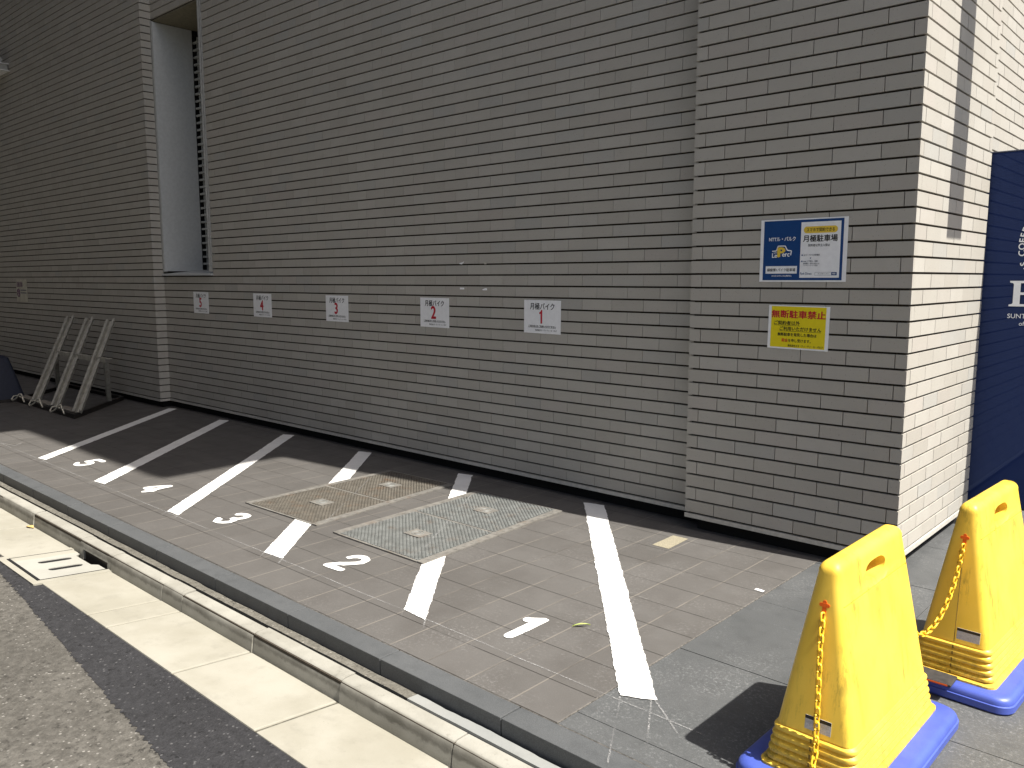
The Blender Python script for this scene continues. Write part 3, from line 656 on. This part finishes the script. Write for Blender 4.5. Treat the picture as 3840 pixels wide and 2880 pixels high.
text('lettering', '初期費用・毎月の支払いは', T['greyink'], B, bu(.518), bv(.712), ZB, bw*.185, bh*.023, .01, 'L')
text('lettering', 'クレジットカードで決済', T['greyink'], B, bu(.518), bv(.742), ZB, bw*.165, bh*.023, .01, 'L')
for vv in (.578, .675):
    dm = MB(); dm.loft([[(bu(.503)+.0034*math.cos(2*math.pi*k/14), bv(vv)+.0034*math.sin(2*math.pi*k/14), zz) for k in range(14)] for zz in (.0024, .0030)]); dm.build('bullet', T['sblue'], B)
dm = MB(); dm.face([(bu(.59), bv(.618), ZB), (bu(.60), bv(.637), ZB), (bu(.61), bv(.618), ZB)]); dm.build('arrow_mark', T['sblue'], B)
text('lettering', 'Park Direct', T['sblue'], B, bu(.49), bv(.869), ZB, bw*.13, bh*.036, .01, 'L')
sb = MB()
for a, b_, c_, d_ in ((.655, .84, .848, .851), (.655, .84, .894, .897), (.655, .6565, .848, .897)): sb.box(bu(a), bu(b_), bv(d_), bv(c_), .0024, .0028)
sb.build('search_box', T['greyink'], B); lbox('search_button', T['sblue'], B, bu(.84), bu(.90), bv(.897), bv(.848), .0024, .0028)
text('lettering', 'パークダイレクト', T['greyink'], B, bu(.75), bv(.8725), ZB, bw*.12, bh*.024, .006)
text('lettering', '検索', T['paper'], B, bu(.87), bv(.8725), .0032, bw*.035, bh*.026, .01)
text('lettering', 'NTTル・パルク', T['paper'], B, bu(.263), bv(.313), ZB, bw*.315, bh*.066, .022)
text('lettering', '銀座第1バイク駐車場', T['ink'], B, bu(.262), bv(.808), ZB, bw*.335, bh*.05, .012)
text('lettering', '0120-049-642(無料)', T['paper'], B, bu(.27), bv(.906), ZB, bw*.235, bh*.032, .016)
lg = MB(); car = [(.146, .505), (.197, .502), (.217, .425), (.30, .425), (.327, .495), (.377, .505), (.368, .575)]
for a, b_ in zip(car, car[1:]): lg.bar((bu(a[0]), bv(a[1]), .0024), (bu(b_[0]), bv(b_[1]), .0024), .0048, .0008, Vector((0, 0, 1)))
lg.build('car_outline', T['paper'], B)
text('logo_letter', 'P', T['pill'], B, bu(.257), bv(.525), .0032, bw*.078, bh*.145, .05)
text('logo_letter', 'Le', T['paper'], B, bu(.178), bv(.575), .0032, bw*.058, bh*.07, .03)
text('logo_letter', 'erc', T['paper'], B, bu(.312), bv(.570), .0032, bw*.085, bh*.05, .03)
text('logo_letter', 'NTT', T['paper'], B, bu(.187), bv(.535), .0034, bw*.038, bh*.02, .02)

Yb = sign_root('warning_notice', -.4965, -.0016, 1.1025, 'yellow notice with red Japanese heading below the blue board on the pier', 'sign', tilt=.012)
yw, yh = .297, .207
def yu(u): return (u-.5)*yw
def yv(v): return (.5-v)*yh
lbox('backing', T['paper'], Yb, -yw/2, yw/2, -yh/2, yh/2, 0, .0016)
lbox('yellow_field', T['syel'], Yb, yu(.048), yu(.945), yv(.965), yv(.022), .0016, .0020)
ZY = .0025
text('lettering', '無断駐車禁止', T['red'], Yb, yu(.495), yv(.20), ZY, yw*.885, yh*.175, .03)
text('lettering', 'ご契約者以外', T['ink'], Yb, yu(.10), yv(.40), ZY, yw*.43, yh*.092, .026, 'L')
text('lettering', 'ご利用いただけません', T['ink'], Yb, yu(.20), yv(.53), ZY, yw*.68, yh*.092, .026, 'L')
text('lettering', '無断駐車を発見した場合は', T['ink'], Yb, yu(.17), yv(.665), ZY, yw*.64, yh*.078, .024, 'L')
text('lettering', '罰金', T['orink'], Yb, yu(.24), yv(.80), ZY, yw*.105, yh*.076, .03, 'L')
text('lettering', 'を申し受けます。', T['ink'], Yb, yu(.352), yv(.80), ZY, yw*.37, yh*.076, .022, 'L')
text('lettering', '株式会社エヌ・ティ・ティ・ル・パルク', T['ink'], Yb, yu(.35), yv(.918), ZY, yw*.57, yh*.058, .018, 'L')
um = MB(); um.box(yu(.10), yu(.53), yv(.462), yv(.455), .002, .0025); um.box(yu(.20), yu(.88), yv(.592), yv(.585), .002, .0025); um.build('underline', T['ink'], Yb)

F = sign_root('faded_notice', -11.275, YL-.0016, 1.177, 'old yellowed paper notice with faded print at the far left of the wall', 'sign')
lbox('backing', T['oldpaper'], F, -.215, .215, -.15, .15, 0, .0014)
text('heading', '駐輪お願い', T['purple'], F, -.06, .085, .0019, .26, .075, .03)
rg = MB(); rg.tube([(-.125+.05*math.cos(2*math.pi*k/24), -.03+.05*math.sin(2*math.pi*k/24), .002) for k in range(24)], .007, 6, True); rg.bar((-.16, .005, .002), (-.09, -.065, .002), .012, .002); rg.bar((-.125, -.05, .003), (-.125, 0, .003), .03, .002); rg.build('symbol', T['purple'], F)
sm = MB()
for yy in (.005, -.03): 
    for k in range(7): sm.box(-.045+k*.032, -.045+k*.032+.024, yy-.008, yy+.008, .0014, .0019)
sm.build('small_print', T['greyink'], F)

for i, (p, lb) in enumerate((([(-2.904, 1.437), (-2.885, 1.441), (-2.868, 1.443), (-2.858, 1.449), (-2.862, 1.441), (-2.878, 1.429), (-2.896, 1.431)], 'upper left torn tape scrap on the wall above sign 2'), ([(-2.676, 1.441), (-2.65, 1.441), (-2.646, 1.428), (-2.664, 1.426)], 'upper right smudged tape scrap on the wall above signs'), ([(-2.899, 1.275), (-2.858, 1.275), (-2.857, 1.262), (-2.897, 1.262)], 'lower left tape scrap on the wall just above sign 2'), ([(-2.688, 1.263), (-2.662, 1.272), (-2.646, 1.273), (-2.643, 1.258), (-2.68, 1.258)], 'lower right tape scrap on the wall between signs 2 and 1'))):
    m = MB(); m.loft([[(x, YM-.0008, z) for x, z in p], [(x, YM-.0022, z) for x, z in p]]); tag(m.build('tape_scrap', T['oldpaper'] if i == 1 else T['paper']), lb, 'tape', 'tape scraps left on the wall')

# ------------------------------------------------------------------ fixture high on the left wall
fx = empty('wall_fixture', (-11.6, YL, 4.05)); tag(fx, 'pale metal fixture with a rounded bar high on the tiled wall', 'fixture')
m = MB(); m.loft([[(xx, -.10+.036*math.cos(a), .075+.036*math.sin(a)) for a in [2*math.pi*k/14 for k in range(14)]] for xx in (-.9, .44, .455)]); m.build('bar', T['frame'], fx, smooth=40)
m = MB(); m.box(-.9, .49, -.145, -.001, .028, .034); m.box(-.9, .50, -.16, -.001, -.058, -.052); m.build('flange', T['paper'], fx)
m = MB(); m.box(-.9, .46, -.12, -.012, -.0515, .0275); m.build('housing', T['frame'], fx)

# ------------------------------------------------------------------ bicycle rack
R = empty('bicycle_rack', (-8.5, -.45, 0)); tag(R, 'grey steel bicycle rack with three slanting channels standing by the wall', 'bicycle rack')
ro = Vector((-8.5, -.45, 0))
def rp(m, name, mat, **k): 
    m.v = [tuple(Vector(p)-ro) for p in m.v]; return m.build(name, mat, R, **k)
FL, FR, BR, BL_ = Vector((-8.905, -.87, 0)), Vector((-7.222, -.877, 0)), Vector((-8.14, -.04, 0)), Vector((-9.78, -.035, 0))
m = MB(); up_ = Vector((0, 0, 1))
for a, b in ((FL, FR), (FR, BR), (BR, BL_), (BL_, FL)):
    m.bar(a+up_*.022, b+up_*.022, .006, .044); i_ = ((FL+BR)/2-(a+b)/2).normalized()*.016
    m.bar(a+up_*.043+i_, b+up_*.043+i_, .034, .005)
rp(m, 'base_frame', T['rackdark'])
dv = (Vector((-7.99, -.175, .886))-Vector((-7.322, -.803, .06)))
for k, b in enumerate((Vector((-8.47, -.797, .06)), Vector((-7.924, -.790, .06)), Vector((-7.322, -.803, .06)))):
    m = MB(); t = b+dv*1.005; ax = dv.normalized(); sd = Vector((1, .62, 0)).normalized(); sd = (sd-ax*sd.dot(ax)).normalized(); nrm = sd.cross(ax).normalized()
    if nrm.z < 0: nrm = -nrm
    b = b-ax*.02
    m.bar(b-nrm*.012, t-nrm*.012, .046, .004, nrm)
    for s in (-1, 1):
        m.bar(b+sd*s*.024, t+sd*s*.024, .004, .05, nrm); m.bar(b+sd*s*.036+nrm*.024, t+sd*s*.036+nrm*.024, .026, .004, nrm)
    rp(m, 'wheel_channel', T['galv'])
    m = MB(); m.bar(b-nrm*.009+ax*.02, t-nrm*.009, .012, .004, nrm); rp(m, 'channel_liner', T['wire'])
    # plate beside the channel's foot, then a bent wire hook
    m = MB(); c = Vector((b.x-.27, -.80, .049)); m.hexa([c+Vector(p) for p in ((-.17, -.045, 0), (.20, -.045, 0), (.12, .05, 0), (-.25, .05, 0), (-.17, -.045, .005), (.20, -.045, .005), (.12, .05, .005), (-.25, .05, .005))]); rp(m, 'foot_plate', T['plate'])
    m = MB(); h = Vector((b.x-.36+.0, -.885, .045))
    m.tube([h+Vector(p) for p in ((.02, .03, .01), (-.02, .01, .03), (-.055, -.02, .022), (-.05, -.045, -.01), (.0, -.05, -.018), (.06, -.03, .01), (.10, -.01, .055), (.13, 0, .06), (.16, 0, .03), (.21, 0, -.02))], .0075, 6); rp(m, 'wire_hook', T['wire'], smooth=60)
m = MB(); m.bar((-9.16, -.455, .505), (-7.50, -.455, .512), .005, .045); m.bar((-9.16, -.438, .528), (-7.42, -.438, .536), .04, .005); rp(m, 'crossbar', T['galv'])
for a, b in (((-7.545, -.45, .49), (-7.885, -.31, .045)), ((-8.93, -.45, .49), (-9.32, -.32, .045))):
    m = MB(); m.bar(a, b, .042, .005, Vector((0, 1, 0))); m.bar(Vector(a)+Vector((.02, .018, 0)), Vector(b)+Vector((.02, .018, 0)), .005, .036, Vector((0, 1, 0))); rp(m, 'leg', T['galv'])

# dark stand at the left edge
dk = empty('dark_stand', (-9.25, -.98, 0)); tag(dk, 'dark navy tapered stand on the ground cut off by the left edge', 'stand')
m = MB(); m.loft([rrect(.33-.19*(z/.5)**1.2, .22-.1*(z/.5), .04, z) for z in (.03, .1, .2, .3, .4, .47)]+[rrect(.10, .09, .04, .495)]); m.build('body', T['navy'], dk, smooth=40)
m = MB(); m.loft([rrect(.36, .25, .05, z) for z in (0, .028)]); m.build('base', T['dark'], dk)

# ------------------------------------------------------------------ yellow barriers
ZS, AX, AY, ZTb, BX, BY = .165, .102, .288, .613, .027, .236
def barrier(px, py, rot, label, stx, slotted):
    b = empty('plastic_barrier', (px, py, 0), (0, 0, rot)); tag(b, label, 'barrier', 'yellow plastic barriers on blue bases')
    m = MB(); r = []
    zb = .052
    r += [rrect(.134, .318, .03, zb), rrect(.134, .318, .03, zb+.007), rrect(.127, .311, .028, zb+.010)]
    nr = 5; h0, h1 = zb+.011, ZS; 
    for k in range(nr):
        f = k/nr; za = h0+(h1-h0)*k/nr; zc = h0+(h1-h0)*(k+1)/nr; hx = .1235-.0165*f; hy = .3075-.0145*f
        r += [rrect(hx-.004, hy-.009, .026, za+.001), rrect(hx-.001, hy-.001, .028, za+.004), rrect(hx, hy, .028, za+.009), rrect(hx-.0008, hy-.0012, .028, za+.0135), rrect(hx-.004, hy-.008, .026, za+.0165), rrect(hx-.0046, hy-.0105, .026, zc-.001)]
    lv = 14
    for k in range(lv+1):
        f = k/lv; z = ZS+(ZTb-.03-ZS)*f
        hx = AX+(BX+.004-AX)*f; hy = AY+(BY+.004-AY)*f
        r.append(rrect(hx, hy, min(.024, hx*.75), z))
    for a in (15, 30, 45, 60, 75, 88):                             # rounded shoulders
        c, s_ = math.cos(math.radians(a)), math.sin(math.radians(a)); hx = BX+.004-.022*(1-c); hy = BY+.004-.030*(1-c)
        r.append(rrect(max(.008, hx), hy, max(.007, min(.02, hx*.75)), ZTb-.03+.03*s_))
    m.loft(r)
    for i, p in enumerate(m.v):                                    # dip in the ridge over the hand hole
        if p[2] > .55:
            g = math.exp(-((p[1]+.015)/.075)**4); m.v[i] = (p[0], p[1], p[2]-.020*g*(p[2]-.55)/.063)
    # recess line and rim on the broad faces
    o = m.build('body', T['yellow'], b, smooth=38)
    cut = MB(); cut.loft([[(xx, .0+.074*cx_, .5465+.027*cz_) for cx_, cz_ in [(math.copysign(abs(math.cos(t))**.7, math.cos(t)), math.copysign(abs(math.sin(t))**.8, math.sin(t))) for t in [2*math.pi*k/28 for k in range(28)]]] for xx in (-.2, .2)])
    co_ = cut.build('cut', T['yellow']); co_.parent = b
    cuts = []
    md = o.modifiers.new('hole', 'BOOLEAN'); md.object = co_; md.operation = 'DIFFERENCE'; md.solver = 'EXACT'
    # shallow scoop round the hand hole on each broad face
    for sx in (-1, 1):
        sc_ = bpy.data.meshes.new('scoop'); bmm = bmesh.new(); bmesh.ops.create_uvsphere(bmm, u_segments=32, v_segments=16, radius=1.0)
        for v_ in bmm.verts: v_.co = (sx*.047+v_.co.x*.017, v_.co.y*.105, .541+v_.co.z*.040)
        bmm.to_mesh(sc_); bmm.free(); so_ = bpy.data.objects.new('cut', sc_); COL.objects.link(so_); so_.parent = b; cuts.append(so_)
        md3 = o.modifiers.new('scoop', 'BOOLEAN'); md3.object = so_; md3.operation = 'DIFFERENCE'; md3.solver = 'EXACT'
    g2 = MB()
    for sx in (-1, 1): 
        zz0, zz1 = .505, .498
        def hxat(z): return AX+(BX+.004-AX)*((z-ZS)/(ZTb-.03-ZS))
        for (ya, za, yb, zb_) in ((-.235, .503, .228, .503), ):
            g2.bar((sx*hxat(za), ya, za), (sx*hxat(zb_), yb, zb_), .006, .006)
    c2 = g2.build('cut', T['yellow']); c2.parent = b
    md2 = o.modifiers.new('groove', 'BOOLEAN'); md2.object = c2; md2.operation = 'DIFFERENCE'; md2.solver = 'EXACT'
    bpy.context.view_layer.update()
    dg = bpy.context.evaluated_depsgraph_get(); me = bpy.data.meshes.new_from_object(o.evaluated_get(dg)); o.modifiers.clear(); o.data = me; me.set_sharp_from_angle(angle=math.radians(38))
    bpy.data.objects.remove(co_); bpy.data.objects.remove(c2)
    for q_ in cuts: bpy.data.objects.remove(q_)
    # mould seam down the narrow faces, in a darker brown
    def yf(z): return AY+(BY+.004-AY)*((z-ZS)/(ZTb-.03-ZS))
    sm_ = MB(); zz = [ZS+.002+(.44-ZS)*k/8 for k in range(9)]
    for s in (-1,):
        sm_.tube([(0, s*yf(z), z) for z in zz], .0013, 5)
    for k in range(5):
        za = .063+(ZS-.063)*k/5; hy = .3075-.0145*k/5
        sm_.box(-.002, .002, -hy-.0006, -hy+.006, za+.002, za+.0135)
    sm_.build('mould_seam', simple('seam_dirt', (.20, .13, .02), .7) if 'seam_dirt' not in bpy.data.materials else bpy.data.materials['seam_dirt'], b)
    # orange cross socket
    zc = .497; yy = yf(zc)
    for s in (-1, 1):
        cr = MB()
        for (hx, z0_, z1_) in ((.0052, -.022, .020), (.0135, .003, .0125)):
            ring = [(hx*math.cos(t)*(1.0), (z0_+z1_)/2+(z1_-z0_)/2*math.sin(t)) for t in ()]
            q = rrect(hx, (z1_-z0_)/2, min(hx, (z1_-z0_)/2)*.9, 0, 4)
            cr.loft([[(x, s*(yy-.0905*0-dd)+(-.122*s)*(z+(z0_+z1_)/2), zc+z+(z0_+z1_)/2) for x, z, _ in q] for dd in (.006, -.0012-(.0004 if hx > .01 else 0))])
        cr.build('chain_socket', T['orange'], b)
    # maker's label on the narrow face
    st = MB(); zc = .196; 
    for (x0_, x1_, za, zb2, d) in ((stx-.034, stx+.034, -.018, .018, .0012),):
        st.hexa([(x0_, -yf(zc+za)-d, zc+za), (x1_, -yf(zc+za)-d, zc+za), (x1_, -yf(zc+za)+.002, zc+za), (x0_, -yf(zc+za)+.002, zc+za), (x0_, -yf(zc+zb2)-d, zc+zb2), (x1_, -yf(zc+zb2)-d, zc+zb2), (x1_, -yf(zc+zb2)+.002, zc+zb2), (x0_, -yf(zc+zb2)+.002, zc+zb2)])
    s1 = st.build('maker_label', T['sticker'], b)
    st = MB(); d = .0017
    st.quad((stx-.034, -yf(zc+.009)-d, zc+.009), (stx+.034, -yf(zc+.009)-d, zc+.009), (stx+.034, -yf(zc+.018)-d, zc+.018), (stx-.034, -yf(zc+.018)-d, zc+.018)); st.build('label_band', T['ink'], s1)
    # blue weighted base
    bm_ = MB(); bm_.loft([rrect(.186, .356, .045, 0), rrect(.192, .362, .05, .006), rrect(.192, .362, .05, .026), rrect(.1885, .3585, .05, .028), rrect(.188, .358, .05, .0385), rrect(.184, .354, .05, .046), rrect(.177, .347, .05, .051), rrect(.168, .338, .045, .0525)])
    bm_.build('base', T['blue'], b, smooth=35)
    return b
b1 = barrier(.372, -1.518, -.012, 'yellow barrier nearer the camera, its hand hole against the pier, chain hanging straight', .012, True)
b2 = barrier(.494, -.665, -.045, 'yellow barrier further back at the right edge, in front of the navy banner', .040, True)

def link_chain(name, pts, label):
    """plastic chain along a polyline: stadium links alternately turned"""
    pts = [Vector(p) for p in pts]; seg = [(b-a).length for a, b in zip(pts, pts[1:])]; L = sum(seg)
    def at(s):
        for (a, b), l in zip(zip(pts, pts[1:]), seg):
            if s <= l: return a+(b-a)*(s/l), (b-a).normalized()
            s -= l
        return pts[-1], (pts[-1]-pts[-2]).normalized()
    m = MB(); pitch = .0185; n = int(L/pitch)
    for k in range(n):
        p, d = at((k+.5)*pitch); ref = Vector((1, 0, 0)); ref = (ref-d*ref.dot(d)).normalized(); o2 = d.cross(ref)
        ang = math.radians(20 if k % 2 else 110); sd = ref*math.cos(ang)+o2*math.sin(ang)
        hl, hw = .0092, .0066; path = []
        for t in range(6): a = math.pi*t/5-math.pi/2; path.append(p+d*(hl-.003+.0055*math.cos(a)*.9+.0005)+sd*hw*math.sin(a))
        for t in range(6): a = math.pi*t/5+math.pi/2; path.append(p+d*(-hl+.003+.0055*math.cos(a)*.9)+sd*hw*math.sin(a))
        m.tube(path, .0029, 6, True)
    o = m.build(name, T['chain'], smooth=60); return tag(o, label, 'chain', 'yellow plastic chains of the barriers')
def face_pt(px, py, rot, z, out, x=0.0):
    y = AY+(BY+.004-AY)*((z-ZS)/(ZTb-.03-ZS)); v = Matrix.Rotation(rot, 3, 'Z') @ Vector((x, -y-out, 0)); return (px+v.x, py+v.y, z)
link_chain('plastic_chain', [face_pt(.372, -1.518, -.012, .485-.43*k/16, .006+.010*min(1, k/3) + (.012 if k > 13 else 0), .022*k/16) for k in range(17)], 'yellow chain hanging straight down the end of the nearer barrier')
pA = Vector(face_pt(.494, -.665, -.045, .485, .008)); pB = Vector((.372, -1.518+.25, .49))
pts = []
for k in range(25):
    t = k/24; p = pA.lerp(pB, t); sag = (4*t*(1-t)); p.z -= .265*sag**.75 if t < .5 else .265*sag**.75; pts.append(p)
link_chain('plastic_chain', pts, 'yellow chain sagging from the further barrier to behind the nearer one')

# dark battered board on the further barrier's base
m = MB(); m.box(.365, .505, -1.055, -.965, .0535, .062); ob = m.build('dark_strip', T['dark'], bevel=.003); ob.location.z = 0
tag(ob, 'scuffed black strip with worn orange edge between the two blue bases', 'strip')
m = MB(); m.box(.375, .495, -1.0562, -1.0552, .055, .060); m.build('worn_edge', T['orange'], ob)

# ------------------------------------------------------------------ banner by the side wall
bn = empty('shop_banner', (.55, 1.2, 0)); tag(bn, 'navy see-through shop banner with white lettering standing against the side wall', 'banner')
bo = Vector((.55, 1.2, 0))
m = MB(); n = 20
for i in range(n):
    xa, xb = -.615+1.165*i/n, -.615+1.165*(i+1)/n
    for j in range(16):
        za, zb_ = .112+(1.985-.112)*j/16, .112+(1.985-.112)*(j+1)/16
        def wv(x, z): return (x, .006*math.sin(x*9+z*1.7)*min(1, (x+.56)*3), z)
        m.quad(wv(xa, za), wv(xb, za), wv(xb, zb_), wv(xa, zb_))
m.build('fabric', T['banner'], bn, smooth=80)
m = MB(); m.tube([(.56, .01, 0), (.56, .01, 2.02)], .012, 10); m.tube([(-.61, .012, 1.988), (.57, .012, 1.988)], .008, 8); m.tube([(-.61, .012, .108), (.57, .012, .108)], .008, 8); m.build('pole', T['navy'], bn, smooth=60)
lt = empty('lettering', (0, -.012, 0), (math.pi/2, 0, 0)); lt.parent = bn
def bx(x): return x-.55
# slab-serif B
Bo = [(0, 0), (.088, 0), (.118, .012), (.130, .035), (.124, .056), (.104, .069), (.119, .082), (.124, .102), (.114, .122), (.090, .133), (0, .133), (0, .124), (.014, .121), (.018, .115), (.018, .018), (.014, .012), (0, .009)]
Bi1 = [(.050, .012), (.072, .012), (.088, .020), (.092, .035), (.087, .052), (.072, .060), (.050, .060)]; Bi2 = [(.050, .073), (.070, .073), (.084, .083), (.086, .098), (.081, .113), (.066, .121), (.050, .121)]
v, f = curve_fill([[(x+bx(.1265), y+1.188) for x, y in l] for l in (Bo, Bi1, Bi2)], 0); m = MB(); m.v = v; m.f = f; m.t = [.5]*len(f); o = m.build('big_letter', T['lettering'], lt)
text('small_lettering', 'SUNT', T['lettering'], lt, bx(.125), 1.1375, 0, None, .0235, .004, 'L'); text('small_lettering', 'of', T['lettering'], lt, bx(.181), 1.0985, 0, None, .0215, .004, 'L')
cx_, cz_, rad = .468, 1.497, .300
for ch, a in (("'", 201.8), ('S', 197.0), ('C', 186.6), ('O', 179.8), ('F', 173.8), ('F', 168.6), ('E', 163.2), ('E', 157.8)):
    an = math.radians(a); t = text('arc_letter', ch, T['lettering'], lt, 0, 0, 0, None, .031 if ch != "'" else .012, .02)
    t.location = (bx(cx_)+rad*math.cos(an), cz_+rad*math.sin(an), 0); t.rotation_euler = (0, 0, an-math.pi/2)
rg = MB(); 

# the building across the lane, behind the camera, that shuts out much of the sky
ob_ = empty('opposite_building', (-21.5, -9.2, 0)); tag(ob_, 'tall plain building across the lane, outside the picture', 'building')
m = MB(); m.box(-26, 19.2, -4, 4, -.12, 26); m.build('wall', T['facade'], ob_)
m = MB()
for i in range(14):
    for j in range(7):
        m.box(-25+i*3.2, -23.2+i*3.2, 3.97, 4.02, 1.0+j*3.3, 3.0+j*3.3)
m.build('windows', T['navy'], ob_)

# unseen sign board, added to cast the vertical shadow band on the pier's side
hs = empty('hanging_sign', (.5, .64, 2.38)); tag(hs, 'narrow vertical sign board hanging on arms above the pier side', 'sign')
m = MB(); m.box(-.015, .015, -.12, .12, 0, 2.9); m.build('board', T['frame'], hs)
m = MB(); m.box(-.5, -.016, -.015, .015, 2.2, 2.23); m.box(-.5, -.016, -.015, .015, 2.7, 2.73); m.build('arm', T['frame'], hs)
